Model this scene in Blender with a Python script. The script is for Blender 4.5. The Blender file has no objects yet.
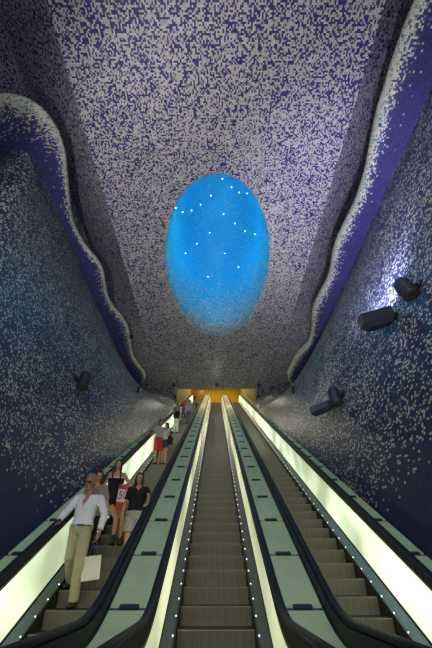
import bpy, bmesh, math, random
from mathutils import Vector, Matrix
from mathutils.bvhtree import BVHTree

SC = bpy.context.scene
COL = SC.collection
random.seed(7)
PI = math.pi
R = math.radians

# ------------------------------------------------------------------ camera
F = 312.0                      # focal length in pixels of the 432x648 frame
PITCH = R(38.57)
CAM = Vector((0, 0, 1.40))
cd = bpy.data.cameras.new('camera')
cam = bpy.data.objects.new('camera', cd)
COL.objects.link(cam)
cam.location = CAM
cam.rotation_euler = (PI / 2 + PITCH, 0, 0)
cd.sensor_fit = 'VERTICAL'
cd.sensor_height = 36.0
cd.sensor_width = 24.0
cd.lens = F / 648 * 36.0
cd.clip_end = 300
SC.camera = cam
CP, SP = math.cos(PITCH), math.sin(PITCH)


def ray(px, py):
    u, v = (px - 216) / F, (py - 324) / F
    return Vector((u, CP + v * SP, SP - v * CP))


def at_y(px, py, y):
    r = ray(px, py)
    return CAM + r * (y / r.y)


def at_z(px, py, z):
    r = ray(px, py)
    return CAM + r * ((z - CAM.z) / r.z)


# ------------------------------------------------------------------ helpers
def link(o):
    COL.objects.link(o)
    return o


def finish(name, bm, mats, parent=None, smooth=False, local=False):
    me = bpy.data.meshes.new(name)
    bmesh.ops.recalc_face_normals(bm, faces=bm.faces[:]) if not getattr(bm, 'keep', False) else None
    bm.to_mesh(me)
    bm.free()
    return mesh_obj(name, me, mats, parent, smooth, local)


def mesh_obj(name, me, mats, parent=None, smooth=False, local=False):
    if not isinstance(mats, (list, tuple)):
        mats = [mats]
    me.materials.clear()
    for m in mats:
        me.materials.append(m)
    if smooth:
        for p in me.polygons:
            p.use_smooth = True
    o = bpy.data.objects.new(name, me)
    link(o)
    if parent:
        o.parent = parent
        if not local:
            # geometry given in world coordinates: take the parents' transforms out
            W = world_of(parent)
            o.matrix_parent_inverse = W.inverted()
    return o


def world_of(o):
    M = o.matrix_basis.copy()
    if o.parent:
        return world_of(o.parent) @ o.matrix_parent_inverse @ M
    return M


def tag(o, label, cat, group=None, kind=None):
    o['label'] = label
    o['category'] = cat
    if group:
        o['group'] = group
    if kind:
        o['kind'] = kind
    return o


def struct(o, label=None):
    o['kind'] = 'structure'
    if label:
        o['label'] = label
    return o


def empty(name, loc, label=None, cat=None, group=None, rotz=0):
    o = bpy.data.objects.new(name, None)
    link(o)
    o.empty_display_size = 0.1
    o.location = loc
    o.rotation_euler = (0, 0, rotz)
    if label:
        tag(o, label, cat, group)
    return o


def add_box(bm, c, size, M=None, bevel=0.0):
    g = bmesh.ops.create_cube(bm, size=1.0)
    vs = g['verts']
    for v in vs:
        v.co = Vector((v.co.x * size[0], v.co.y * size[1], v.co.z * size[2]))
    if bevel:
        es = list({e for v in vs for e in v.link_edges})
        r = bmesh.ops.bevel(bm, geom=es, offset=bevel, segments=2, affect='EDGES', profile=0.5)
        vs = list({v for f in r['faces'] for v in f.verts} | {v for v in vs if v.is_valid})
    for v in vs:
        p = v.co
        if M:
            p = M @ p
        v.co = p + Vector(c)


def frame_to(d, up=Vector((0, 0, 1))):
    d = Vector(d).normalized()
    q = d.to_track_quat('Z', 'Y')
    return q.to_matrix().to_4x4()


def cone(bm, p0, p1, r0, r1, seg=12, caps=True):
    p0, p1 = Vector(p0), Vector(p1)
    L = (p1 - p0).length
    if L < 1e-6:
        return
    M = Matrix.Translation((p0 + p1) / 2) @ frame_to(p1 - p0)
    bmesh.ops.create_cone(bm, cap_ends=caps, segments=seg, radius1=r0, radius2=r1, depth=L, matrix=M)


def ball(bm, c, r, sub=2, M=None):
    if not isinstance(r, (tuple, list)):
        r = (r, r, r)
    T = Matrix.Translation(Vector(c))
    if M:
        T = T @ M
    T = T @ Matrix.Diagonal((r[0], r[1], r[2], 1))
    bmesh.ops.create_icosphere(bm, subdivisions=sub, radius=1.0, matrix=T)


def capsule(bm, p0, p1, r0, r1, end0=True, end1=True):
    cone(bm, p0, p1, r0, r1)
    if end0:
        ball(bm, p0, r0 * 1.0)
    if end1:
        ball(bm, p1, r1 * 1.0)


def sweep(bm, pts, prof, closed_prof=True, frame=None):
    """prof: list of (x, n) offsets; x along world X, n along the normal of a path lying in the YZ plane."""
    rings = []
    n = len(pts)
    for i, p in enumerate(pts):
        a = pts[max(i - 1, 0)]
        b = pts[min(i + 1, n - 1)]
        t = (b - a).normalized()
        nr = Vector((0, -t.z, t.y))
        rings.append([bm.verts.new(p + Vector((x, 0, q / .866))) for x, q in prof])
    m = len(prof)
    for i in range(n - 1):
        for j in range(m if closed_prof else m - 1):
            k = (j + 1) % m
            bm.faces.new((rings[i][j], rings[i][k], rings[i + 1][k], rings[i + 1][j]))
    if closed_prof:
        bm.faces.new(rings[0][::-1])
        bm.faces.new(rings[-1])


# ------------------------------------------------------------------ materials
def srgb(r, g, b):
    def f(c):
        c /= 255
        return c / 12.92 if c <= .04045 else ((c + .055) / 1.055) ** 2.4
    return (f(r), f(g), f(b), 1)


def new_mat(name):
    m = bpy.data.materials.new(name)
    m.use_nodes = True
    nt = m.node_tree
    return m, nt, nt.nodes['Principled BSDF']


def plain(name, col, rough=.6, metal=0, spec=.4, noise=.12, scale=18):
    m, nt, b = new_mat(name)
    N, L = nt.nodes, nt.links
    tc = N.new('ShaderNodeTexCoord')
    nz = N.new('ShaderNodeTexNoise')
    nz.inputs['Scale'].default_value = scale
    L.new(tc.outputs['Object'], nz.inputs['Vector'])
    mix = N.new('ShaderNodeMix')
    mix.data_type = 'RGBA'
    mix.inputs['A'].default_value = tuple(c * (1 - noise) for c in col[:3]) + (1,)
    mix.inputs['B'].default_value = tuple(min(1, c * (1 + noise)) for c in col[:3]) + (1,)
    L.new(nz.outputs['Fac'], mix.inputs['Factor'])
    L.new(mix.outputs['Result'], b.inputs['Base Color'])
    b.inputs['Roughness'].default_value = rough
    b.inputs['Metallic'].default_value = metal
    b.inputs['Specular IOR Level'].default_value = spec
    return m


def math_node(nt, op, a=None, b=None):
    n = nt.nodes.new('ShaderNodeMath')
    n.operation = op
    for i, x in enumerate((a, b)):
        if x is None:
            continue
        if isinstance(x, (int, float)):
            n.inputs[i].default_value = x
        else:
            nt.links.new(x, n.inputs[i])
    return n.outputs[0]


def mosaic(name, cell, light, dark, dark2, rough=.35, teal=None, blotch=.12):
    """square glass tiles: the 'density' attribute is the share of light tiles laid there"""
    m, nt, b = new_mat(name)
    N, L = nt.nodes, nt.links
    uv = N.new('ShaderNodeUVMap')
    uv.uv_map = 'tiles'
    sc = N.new('ShaderNodeVectorMath'); sc.operation = 'SCALE'
    sc.inputs['Scale'].default_value = 1 / cell
    L.new(uv.outputs['UV'], sc.inputs[0])
    fl = N.new('ShaderNodeVectorMath'); fl.operation = 'FLOOR'
    L.new(sc.outputs[0], fl.inputs[0])
    fr = N.new('ShaderNodeVectorMath'); fr.operation = 'FRACTION'
    L.new(sc.outputs[0], fr.inputs[0])
    w1 = N.new('ShaderNodeTexWhiteNoise'); w1.noise_dimensions = '2D'
    L.new(fl.outputs[0], w1.inputs['Vector'])
    off = N.new('ShaderNodeVectorMath'); off.operation = 'ADD'
    off.inputs[1].default_value = (131.7, 57.3, 0)
    L.new(fl.outputs[0], off.inputs[0])
    w2 = N.new('ShaderNodeTexWhiteNoise'); w2.noise_dimensions = '2D'
    L.new(off.outputs[0], w2.inputs['Vector'])
    at = N.new('ShaderNodeAttribute'); at.attribute_name = 'light_share'
    nzp = N.new('ShaderNodeTexNoise')
    nzp.inputs['Scale'].default_value = 1.1
    nzp.inputs['Detail'].default_value = 3
    L.new(uv.outputs['UV'], nzp.inputs['Vector'])
    mr = N.new('ShaderNodeMapRange')
    mr.inputs['From Min'].default_value = .3; mr.inputs['From Max'].default_value = .7
    mr.inputs['To Min'].default_value = 1 - blotch; mr.inputs['To Max'].default_value = 1 + blotch
    L.new(nzp.outputs['Fac'], mr.inputs['Value'])
    share = math_node(nt, 'MULTIPLY', at.outputs['Fac'], mr.outputs[0])
    lt = math_node(nt, 'LESS_THAN', w1.outputs['Value'], share)
    # tone differences from tile to tile
    md = N.new('ShaderNodeMix'); md.data_type = 'RGBA'
    md.inputs['A'].default_value = dark; md.inputs['B'].default_value = dark2
    L.new(w2.outputs['Value'], md.inputs['Factor'])
    dcol = md.outputs['Result']
    ml = N.new('ShaderNodeMix'); ml.data_type = 'RGBA'
    ml.inputs['A'].default_value = light
    ml.inputs['B'].default_value = tuple(c * .62 for c in light[:3]) + (1,)
    L.new(w2.outputs['Value'], ml.inputs['Factor'])
    lcol = ml.outputs['Result']
    if teal:
        tl = math_node(nt, 'GREATER_THAN', w2.outputs['Value'], .84)
        mt = N.new('ShaderNodeMix'); mt.data_type = 'RGBA'
        L.new(tl, mt.inputs['Factor'])
        L.new(lcol, mt.inputs['A'])
        mt.inputs['B'].default_value = teal
        lcol = mt.outputs['Result']
    mix = N.new('ShaderNodeMix'); mix.data_type = 'RGBA'
    L.new(lt, mix.inputs['Factor'])
    L.new(dcol, mix.inputs['A']); L.new(lcol, mix.inputs['B'])
    # grout joints
    sep = N.new('ShaderNodeSeparateXYZ')
    L.new(fr.outputs[0], sep.inputs[0])
    gx = math_node(nt, 'LESS_THAN', sep.outputs[0], .07)
    gy = math_node(nt, 'LESS_THAN', sep.outputs[1], .07)
    g = math_node(nt, 'MAXIMUM', gx, gy)
    gm = N.new('ShaderNodeMix'); gm.data_type = 'RGBA'
    L.new(g, gm.inputs['Factor'])
    L.new(mix.outputs['Result'], gm.inputs['A'])
    gm.inputs['B'].default_value = (.03, .03, .05, 1)
    L.new(gm.outputs['Result'], b.inputs['Base Color'])
    b.inputs['Roughness'].default_value = rough
    b.inputs['Specular IOR Level'].default_value = .22
    return m


def glow(name, col, strength, lo=.45, hi=1.25, scale=(1, .5, .5)):
    """opal glass with lamps behind it"""
    m, nt, b = new_mat(name)
    N, L = nt.nodes, nt.links
    tc = N.new('ShaderNodeTexCoord')
    mp = N.new('ShaderNodeMapping')
    mp.inputs['Scale'].default_value = scale
    L.new(tc.outputs['Object'], mp.inputs['Vector'])
    nz = N.new('ShaderNodeTexNoise')
    nz.inputs['Scale'].default_value = 1.0
    nz.inputs['Detail'].default_value = 1.5
    L.new(mp.outputs[0], nz.inputs['Vector'])
    rp = N.new('ShaderNodeMapRange')
    rp.inputs['From Min'].default_value = .36; rp.inputs['From Max'].default_value = .64
    rp.inputs['To Min'].default_value = lo * strength; rp.inputs['To Max'].default_value = hi * strength
    L.new(nz.outputs['Fac'], rp.inputs['Value'])
    b.inputs['Base Color'].default_value = (.55, .6, .5, 1)
    b.inputs['Roughness'].default_value = .3
    b.inputs['Emission Color'].default_value = col
    L.new(rp.outputs[0], b.inputs['Emission Strength'])
    return m


M_CEIL = mosaic('ceiling mosaic', .045, (.68, .64, .63, 1), (.068, .055, .25, 1), (.036, .03, .14, 1), rough=.5)
M_WALL = mosaic('wall mosaic', .048, (.50, .52, .43, 1), (.034, .034, .115, 1), (.020, .022, .07, 1), rough=.42, teal=(.16, .30, .30, 1), blotch=.5)
M_LEDGE = mosaic('ledge mosaic', .05, (.72, .69, .56, 1), (.082, .072, .25, 1), (.052, .048, .17, 1), rough=.4, teal=(.16, .33, .42, 1))
M_WELL = mosaic('light well mosaic', .062, (.62, .60, .56, 1), (.05, .42, .75, 1), (.04, .34, .62, 1), rough=.5)
M_BLACK = plain('black rubber', (.010, .011, .024, 1), .5, 0, .25)
M_LAMP = plain('dark lamp casing', (.018, .022, .045, 1), .4, 0, .5)
M_STEEL = plain('brushed metal', (.20, .20, .17, 1), .38, .7, .5, .2, 40)
M_SKIRT = plain('dark skirting metal', (.03, .03, .028, 1), .4, .5)
M_PANEL_IN = glow('opal glass inner', (.86, .90, .54, 1), .70, .5, 1.3, (1, .45, .45))
M_PANEL_OUT = glow('opal glass outer', (.80, .95, .60, 1), .72, .68, 2.3, (1, .6, .6))
M_DECK = plain('green frosted glass', (.44, .58, .36, 1), .35, 0, .4, .18, 3)
M_JOINT = plain('deck joint', (.02, .03, .05, 1), .4)
M_ORANGE = plain('ochre wall', (.56, .33, .012, 1), .6, 0, .3, .08, 2)
M_TAN = plain('tan wall', (.44, .34, .14, 1), .6, 0, .3, .08, 2)
M_CONC = plain('grey stone floor', (.22, .22, .2, 1), .5)
M_LED, nt_, b_ = new_mat('led')
b_.inputs['Emission Color'].default_value = (.72, .8, 1, 1)
b_.inputs['Emission Strength'].default_value = 3.2
M_STAR, nt_, b_ = new_mat('star led')
b_.inputs['Emission Color'].default_value = (.75, .92, 1, 1)
b_.inputs['Emission Strength'].default_value = 7.0


def step_mat():
    m, nt, b = new_mat('ribbed step metal')
    N, L = nt.nodes, nt.links
    tc = N.new('ShaderNodeTexCoord')
    wv = N.new('ShaderNodeTexWave')
    wv.bands_direction = 'X'
    wv.inputs['Scale'].default_value = 16
    L.new(tc.outputs['Object'], wv.inputs['Vector'])
    mp = N.new('ShaderNodeMapping')
    mp.inputs['Scale'].default_value = (9, .6, .6)
    L.new(tc.outputs['Object'], mp.inputs['Vector'])
    nz = N.new('ShaderNodeTexNoise')
    nz.inputs['Scale'].default_value = 2
    L.new(mp.outputs[0], nz.inputs['Vector'])
    a = math_node(nt, 'MULTIPLY', wv.outputs['Fac'], .35)
    s = math_node(nt, 'ADD', a, nz.outputs['Fac'])
    mix = N.new('ShaderNodeMix'); mix.data_type = 'RGBA'
    mix.inputs['A'].default_value = (.085, .078, .06, 1)
    mix.inputs['B'].default_value = (.24, .22, .17, 1)
    L.new(s, mix.inputs['Factor'])
    L.new(mix.outputs['Result'], b.inputs['Base Color'])
    b.inputs['Roughness'].default_value = .5
    b.inputs['Metallic'].default_value = .35
    return m


M_STEP = step_mat()
M_TREAD = plain('grooved tread', (.035, .032, .026, 1), .6, .2, .3, .25, 30)

# ------------------------------------------------------------------ escalator run
TAN = math.tan(R(30))
NOSE0 = CAM.z - 3.80            # height of the inclined nose line where it passes under the camera
KNEE = (0 - NOSE0) / TAN        # landing floor is z = 0
TOP_D = 31.3
TOP_Z = NOSE0 + TAN * TOP_D
SPACE = 1.884


def base(d, rk=.42, rt=.6):
    """height of the step-nose line with rounded lower knee and upper crest"""
    lo = 0.0
    z = NOSE0 + TAN * d
    if d < KNEE - rk:
        z = 0
    elif d < KNEE + rk:
        t = (d - (KNEE - rk)) / (2 * rk)
        z = TAN * 2 * rk * t * t / 2
    if d > TOP_D + rt:
        z = TOP_Z
    elif d > TOP_D - rt:
        t = (TOP_D + rt - d) / (2 * rt)
        z = TOP_Z - TAN * 2 * rt * t * t / 2
    return z


def run_pts(x, off, d0=2.2, d1=32.4):
    ds = []
    d = d0
    while d < d1:
        ds.append(d)
        near = abs(d - KNEE) < .75 or abs(d - TOP_D) < .8
        d += .08 if near else .8
    ds.append(d1)
    return [Vector((x, d, base(d) + off)) for d in ds]


HR_TOP = (3.29 - 2.39) / math.cos(R(30))      # handrail top above the nose line


def step_mesh():
    """one step: ribbed tread with rounded nose and a bowed riser below it; origin at the nose"""
    bm = bmesh.new()
    W = .5
    prof = [(.36, -.004), (.02, -.004), (.006, -.006), (0, -.014), (.004, -.03)]
    for i in range(1, 7):
        t = i / 6
        prof.append((.006 + .035 * math.sin(t * PI / 2) ** 1.2 + .0 * t, -.03 - .20 * t))
    prof += [(.36, -.23)]
    rows = [[bm.verts.new((s * W, p[0], p[1])) for p in prof] for s in (-1, 1)]
    n = len(prof)
    for j in range(n):
        k = (j + 1) % n
        bm.faces.new((rows[0][j], rows[0][k], rows[1][k], rows[1][j]))
    bm.faces.new(rows[0]); bm.faces.new(rows[1][::-1])
    bmesh.ops.recalc_face_normals(bm, faces=bm.faces[:])
    me = bpy.data.meshes.new('step')
    bm.to_mesh(me); bm.free()
    me.materials.append(M_STEP)
    me.materials.append(M_TREAD)
    for p in me.polygons:
        if p.normal.z > .9:
            p.material_index = 1
    return me


STEP_ME = step_mesh()


def led_mesh(s=1.0):
    bm = bmesh.new()
    ball(bm, (0, 0, 0), .0088 * s, 1)
    me = bpy.data.meshes.new('skirt_light')
    bm.to_mesh(me); bm.free()
    me.materials.append(M_LED)
    return me


LED_ME = led_mesh()
PITCH_D = .405 * math.cos(R(30))
NOSES = {}


def s_to_d(py, P):
    r = ray(216, py)
    a = r.y * math.cos(R(30)) + r.z * .5
    b = r.y * .5 - r.z * math.cos(R(30))
    s = P * a / b
    return s * math.cos(R(30)) + P * .5


def make_escalator(cx, label, py_nose, mats):
    root = empty('escalator', (cx, KNEE, 0), label, 'escalator')
    # steps
    dref = s_to_d(py_nose, 3.29)
    k0 = math.ceil((KNEE + .1 - dref) / PITCH_D)
    noses = []
    k = k0
    while dref + k * PITCH_D < TOP_D + .1:
        d = dref + k * PITCH_D
        noses.append((d, NOSE0 + TAN * d))
        k += 1
    for d, z in noses:
        o = bpy.data.objects.new('step', STEP_ME)
        link(o); o.parent = root
        o.location = (0, d - KNEE, z)
    NOSES[cx] = noses
    # comb plates at the two ends
    for d, z in ((KNEE - .55, 0.0), (TOP_D + .75, TOP_Z)):
        bm = bmesh.new()
        add_box(bm, (cx, d, z - .02), (1.06, .9 if z < 1 else .7, .04))
        finish('comb_plate', bm, M_STEEL, root)
    far = None
    for s, mat in ((-1, mats[0]), (1, mats[1])):
        # skirt
        bm = bmesh.new()
        sweep(bm, run_pts(cx + s * .515, 0), [(-.008, -.30), (.008, -.30), (.008, .045), (-.008, .045)])
        skirt = finish('skirt_panel', bm, M_SKIRT, root)
        # inner deck strip
        bm = bmesh.new()
        sweep(bm, run_pts(cx, 0), [(s * .53, .03), (s * .672, .085), (s * .672, .02), (s * .53, .0)])
        finish('inner_deck', bm, M_STEEL, root)
        # dark joint under the glass
        bm = bmesh.new()
        sweep(bm, run_pts(cx, 0), [(s * .66, .075), (s * .70, .075), (s * .70, .112), (s * .66, .112)])
        finish('base_rail', bm, M_BLACK, root)
        # lit balustrade
        bm = bmesh.new()
        sweep(bm, run_pts(cx, 0), [(s * .67, .10), (s * .69, .10), (s * .672, .743), (s * .652, .743)])
        finish('balustrade_panel', bm, mat, root)
        # handrail guide + handrail
        bm = bmesh.new()
        sweep(bm, run_pts(cx, 0), [(s * .638, .742), (s * .69, .742), (s * .69, .775), (s * .638, .772)])
        finish('guide_trim', bm, M_STEEL, root)
        bm = bmesh.new()
        sweep(bm, run_pts(cx, 0), [(s * .65, .773), (s * .715, .755), (s * .715, .878), (s * .65, .878)])
        finish('handrail_guide', bm, M_BLACK, root)
        bm = bmesh.new()
        pr = []
        for i in range(14):
            a = 2 * PI * i / 14
            pr.append((s * .661 + .041 * math.copysign(abs(math.cos(a)) ** .7, math.cos(a)), HR_TOP * .866 - .024 + .026 * math.copysign(abs(math.sin(a)) ** .7, math.sin(a)) + .022))
        sweep(bm, run_pts(cx, 0), pr)
        finish('handrail', bm, M_BLACK, root, smooth=True)
        # newel end: the rail rounds down at the landing
        # skirt lights
        dl = s_to_d({0: 638.0, -SPACE: 618.7}.get(cx, 614.9), 3.27)
        stp = .32 * math.cos(R(30)) * 1.0
        k = -4
        spots = []
        while dl + k * stp < TOP_D - .5:
            d = dl + k * stp
            if d > KNEE + .1:
                spots.append(d)
            k += 1
        for i, d in enumerate(spots):
            p = Vector((s * .5365, d - KNEE, base(d) + .045))
            if i < 48:
                o = bpy.data.objects.new('skirt_light', LED_ME)
                link(o); o.parent = skirt
                o.location = p + root.location
            else:
                if far is None:
                    far = bmesh.new()
                ball(far, p, .007, 1)
    o = finish('skirt_light', far, M_LED, root, local=True)
    o['kind'] = 'stuff'
    return root


make_escalator(0, 'middle escalator, empty, running between two glass decks', 605.7, (M_PANEL_IN, M_PANEL_IN))
make_escalator(-SPACE, 'left escalator carrying all the people down', 609.7, (M_PANEL_OUT, M_PANEL_IN))
make_escalator(SPACE, 'right escalator, empty, beside the wall with two floodlights', 617.5, (M_PANEL_IN, M_PANEL_OUT))


# glass decks
def run_at(x, d, off):
    t = Vector((0, 1, TAN)).normalized()
    return Vector((x, d, base(d) + off))


def make_deck(x0, x1, label, wall_side=0):
    xc = (x0 + x1) / 2
    root = empty('glass_deck', (xc, KNEE, 0), label, 'deck')
    off = .86
    bm = bmesh.new()
    sweep(bm, run_pts(xc, 0), [(x0 - xc - .035, off * .866 - .07), (x1 - xc + (.035 if wall_side != 1 else 0), off * .866 - .07), (x1 - xc + (.035 if wall_side != 1 else 0), off * .866 - .012), (x0 - xc - .035, off * .866 - .012)])
    finish('deck_frame', bm, M_JOINT, root)
    j0 = s_to_d(598, 2.47)
    stp = (s_to_d(463.3, 2.45) - s_to_d(546.5, 2.45)) / 4
    js = []
    d = j0 - 2 * stp
    while d < TOP_D + .4:
        js.append(d)
        d += stp
    half = stp / math.cos(R(30))
    for a, b in zip(js[:-1], js[1:]):
        bm = bmesh.new()
        n = 10 if a < KNEE + 1 or b > TOP_D - 1 else 2
        pts = []
        for i in range(n):
            t = i / (n - 1)
            d = a + .028 + (b - a - .056) * t
            pts.append(Vector((xc, d, base(d))))
        w = (x1 - x0) / 2 - .012
        sweep(bm, pts, [(-w, off * .866 - .012), (w, off * .866 - .012), (w, off * .866 + .004), (-w, off * .866 + .004)])
        finish('glass_panel', bm, M_DECK, root)
    for d in js:
        bm = bmesh.new()
        sl = math.atan2(base(d + .05) - base(d - .05), .1)
        w = .21 if wall_side == 0 else .17
        add_box(bm, Vector((xc, d, base(d) + off + .012)), (w, .055, .035), Matrix.Rotation(sl, 4, 'X'), .005)
        finish('joint_bracket', bm, M_JOINT, root)
    return root


make_deck(-SPACE + .72, -.72, 'green glass deck between the left and the middle escalator')
make_deck(.72, SPACE - .72, 'green glass deck between the middle and the right escalator')
WALLX = 2.94
make_deck(-WALLX, -SPACE - .72, 'narrow green glass deck along the left mosaic wall', -1)
make_deck(SPACE + .72, WALLX, 'narrow green glass deck along the right mosaic wall', 1)

# ------------------------------------------------------------------ mosaic shell
H_C = CAM.z + 11.5
H_L = CAM.z + 10.7
D_END = 22.5


def set_density(me, fn_or_list):
    a = me.attributes.new('light_share', 'FLOAT', 'POINT')
    a.data.foreach_set('value', list(fn_or_list))


def grid_mesh(name, rows, uvs, dens, mat, closed=False):
    """rows[i][j] points, uvs[i][j], dens[i][j]"""
    n, m = len(rows), len(rows[0])
    verts = [p for r in rows for p in r]
    faces = []
    for i in range(n - 1):
        for j in range(m if closed else m - 1):
            k = (j + 1) % m
            faces.append((i * m + j, i * m + k, (i + 1) * m + k, (i + 1) * m + j))
    me = bpy.data.meshes.new(name)
    me.from_pydata([tuple(v) for v in verts], [], faces)
    uvl = me.uv_layers.new(name='tiles')
    for p in me.polygons:
        for li in p.loop_indices:
            vi = me.loops[li].vertex_index
            i, j = divmod(vi, m)
            u = uvs[i][j]
            if closed and uvs is not None and False:
                pass
            uvl.data[li].uv = u
    set_density(me, [d for r in dens for d in r])
    return mesh_obj(name, me, mat, smooth=True)


# ceiling with the oval opening
E_C, E_A, E_B = 10.2, 4.62, 2.43
NA = 128
CX = .07


def lip(th):
    return .10 + .75 * max(0, math.sin(th)) ** 2


rows, uvs, dens = [], [], []
outs = [7.0, 3.2, 2.2, 1.7, 1.4, 1.2, 1.1]
FOLD = 4.36
X0, X1, Y0, Y1 = -FOLD, FOLD, -7.0, D_END


def rect_hit(c, s):
    t = 1e9
    if c > 1e-9: t = min(t, (X1 - CX) / c)
    if c < -1e-9: t = min(t, (X0 - CX) / c)
    if s > 1e-9: t = min(t, (Y1 - E_C) / s)
    if s < -1e-9: t = min(t, (Y0 - E_C) / s)
    return t


# angles, with the rectangle corners hit exactly
angs = [2 * PI * i / NA for i in range(NA)]
for cxr, cyr in ((X0, Y0), (X0, Y1), (X1, Y0), (X1, Y1)):
    a = math.atan2((cyr - E_C) / E_A, (cxr - CX) / E_B) % (2 * PI)
    k = min(range(NA), key=lambda i: abs(angs[i] - a))
    angs[k] = a


def rim_pt(a, k, z):
    return Vector((CX + E_B * k * math.cos(a), E_C + E_A * k * math.sin(a), z))


def outer_pt(a):
    c, s = E_B * math.cos(a), E_A * math.sin(a)
    t = rect_hit(c, s)
    return Vector((CX + c * t, E_C + s * t, H_C))


def noise1(x, y):
    return .5 + .25 * math.sin(x * 1.7 + 1.3 * math.sin(y * .9)) + .25 * math.sin(y * 1.3 + x * .6)


for t in (1, .75, .5, .3, .15, .06, 0):
    row = []
    for a in angs:
        p0 = rim_pt(a, 1.0, H_C)
        d = (p0 - Vector((CX, E_C, H_C)))
        p0 = p0 + d.normalized() * lip(a)
        row.append(p0.lerp(outer_pt(a), t))
    rows.append(row)
    uvs.append([(p.x + 50, p.y + 50) for p in row])
    dens.append([(.58 + .10 * (1 - min(1, t * 2.2))) - (.06 if p.y < 3 else 0) for p in row])
ceil = grid_mesh('ceiling', rows, uvs, dens, M_CEIL, True)
struct(ceil, 'speckled grey and blue mosaic ceiling with an oval opening')

# light well: rounded lip then a tall dome
rows, uvs, dens = [], [], []
steps = [0, .15, .3, .5, .7, .85, 1.0]
for q in steps:
    row = []
    for a in angs:
        p0 = rim_pt(a, 1.0, H_C)
        d = (p0 - Vector((CX, E_C, H_C))).normalized()
        l = lip(a)
        ph = q * PI / 2
        row.append(p0 + d * (l * (1 - math.sin(ph))) + Vector((0, 0, l * .9 * (1 - math.cos(ph)))))
    rows.append(row)
    dens.append([.64 - .12 * q] * NA)
DOME = 5.4
for i in range(1, 15):
    t = i / 14
    k = max(.0004, math.cos(t * PI / 2) ** .62)
    row = []
    for a in angs:
        row.append(rim_pt(a, k, H_C + lip(a) * .9 * (1 - t) + DOME * math.sin(t * PI / 2)))
    rows.append(row)
    h = DOME * math.sin(t * PI / 2)
    dens.append([max(.03, .60 - .20 * h) for a in angs])
arc = 0
uvs = []
for i, row in enumerate(rows):
    uvs.append([])
    for j, a in enumerate(angs):
        s = 0
        uvs[-1].append((a * 3.5, sum((rows[q + 1][j] - rows[q][j]).length for q in range(i))))
n, m = len(rows), NA
# close seam properly: duplicate first column at the end
rows = [r + [r[0].copy()] for r in rows]
uvs = [u + [(2 * PI * 3.5, u[0][1])] for u in uvs]
dens = [d + [d[0]] for d in dens]
well = grid_mesh('ceiling_well', rows, uvs, dens, M_WELL)
well.parent = ceil
well['label'] = 'oval blue light well'
well_bvh = BVHTree.FromPolygons([v.co.copy() for v in well.data.vertices], [tuple(p.vertices) for p in well.data.polygons])

# the ceiling folds upwards along both sides; the fold dies out towards the far end


def fold_rise(x, y):
    q = max(0, min(1, (y - 10) / 9))
    return (.95 if x > 0 else .58) * (1 - q * q * (3 - 2 * q)) * max(0, min(abs(x), 7.2) - FOLD)


for sd in (-1, 1):
    rows, uvs, dens = [], [], []
    for i in range(60):
        y = Y0 + (Y1 - Y0) * i / 59
        xs = [FOLD + (7.2 - FOLD) * j / 7 for j in range(8)] + [13.0]
        rows.append([Vector((sd * x, y, H_C + fold_rise(x, y))) for x in xs])
        uvs.append([(sd * (x + .38 * (x - FOLD)) + 50, y + 50) for x in xs])
        dens.append([.60 - (.06 if y < 3 else 0)] * 9)
    o = grid_mesh('ceiling', rows, uvs, dens, M_CEIL)
    struct(o, 'upturned side fold of the mosaic ceiling on the ' + ('left' if sd < 0 else 'right'))

# downstand face at the end of the ceiling
bm = bmesh.new()
add_box(bm, (0, D_END + .16, (H_C + CAM.z + 18.6) / 2), (19, .3, CAM.z + 18.6 - H_C))
struct(finish('trim_3', bm, M_TAN), 'edge beam where the mosaic ceiling ends')


# ledges
def poly_resample(pts, n):
    L = [0]
    for a, b in zip(pts[:-1], pts[1:]):
        L.append(L[-1] + (b - a).length)
    out = []
    for i in range(n):
        s = L[-1] * i / (n - 1)
        k = 0
        while k < len(L) - 2 and L[k + 1] < s:
            k += 1
        t = (s - L[k]) / max(1e-9, L[k + 1] - L[k])
        out.append(pts[k].lerp(pts[k + 1], t))
    return out


def smooth_poly(pts, it=2):
    for _ in range(it):
        q = [pts[0]]
        for a, b in zip(pts[:-1], pts[1:]):
            q.append(a.lerp(b, .25)); q.append(a.lerp(b, .75))
        q.append(pts[-1])
        pts = q
    return pts


INX = .568 * 10.7
left_in_px = [(-22, 222), (-14, 192), (-6, 172), (2, 158), (10, 151), (20, 148.5), (29, 152), (37, 163), (45, 182)]
left_in = [at_z(x, y, H_L) for x, y in left_in_px]
for y in (9.4, 11, 13, 15, 17, 19, 20.8):
    left_in.append(Vector((-INX, y, H_L)))
left_out_px = [(-30, 108), (-15, 98), (0, 94), (12, 95), (26, 99), (40, 108), (52, 122), (60, 138), (65, 155), (66.5, 175), (68, 190), (69, 200), (71, 218.5), (77, 234), (86, 249), (95.5, 258.6), (102.6, 269.4), (104.8, 283), (107, 297), (112.5, 308), (121.7, 317), (128, 328), (130.4, 342), (132, 356), (137, 363.6), (145, 373), (145.8, 379), (141.5, 384)]
left_out = [at_z(x, y, H_L + .1) for x, y in left_out_px]
right_in = [Vector((INX, y, H_L)) for y in (-1, 2, 5, 8, 11, 14, 17, 19, 20.8)]
right_out_px = [(432, -45), (426, -22), (419.5, 0), (413, 15), (404, 37), (395, 62), (387, 89.5), (379.4, 111), (373, 142), (367, 173), (358.7, 200), (349.4, 218.5), (337, 243), (333, 258.6), (331, 274), (326.3, 286.4), (317, 302), (312.4, 314), (312.4, 332.7), (309.3, 345), (298.5, 354.3), (290.8, 366.7), (286.8, 377.5), (291, 385.5)]
right_out = [at_z(x, y, H_L + .1) for x, y in right_out_px]


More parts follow.
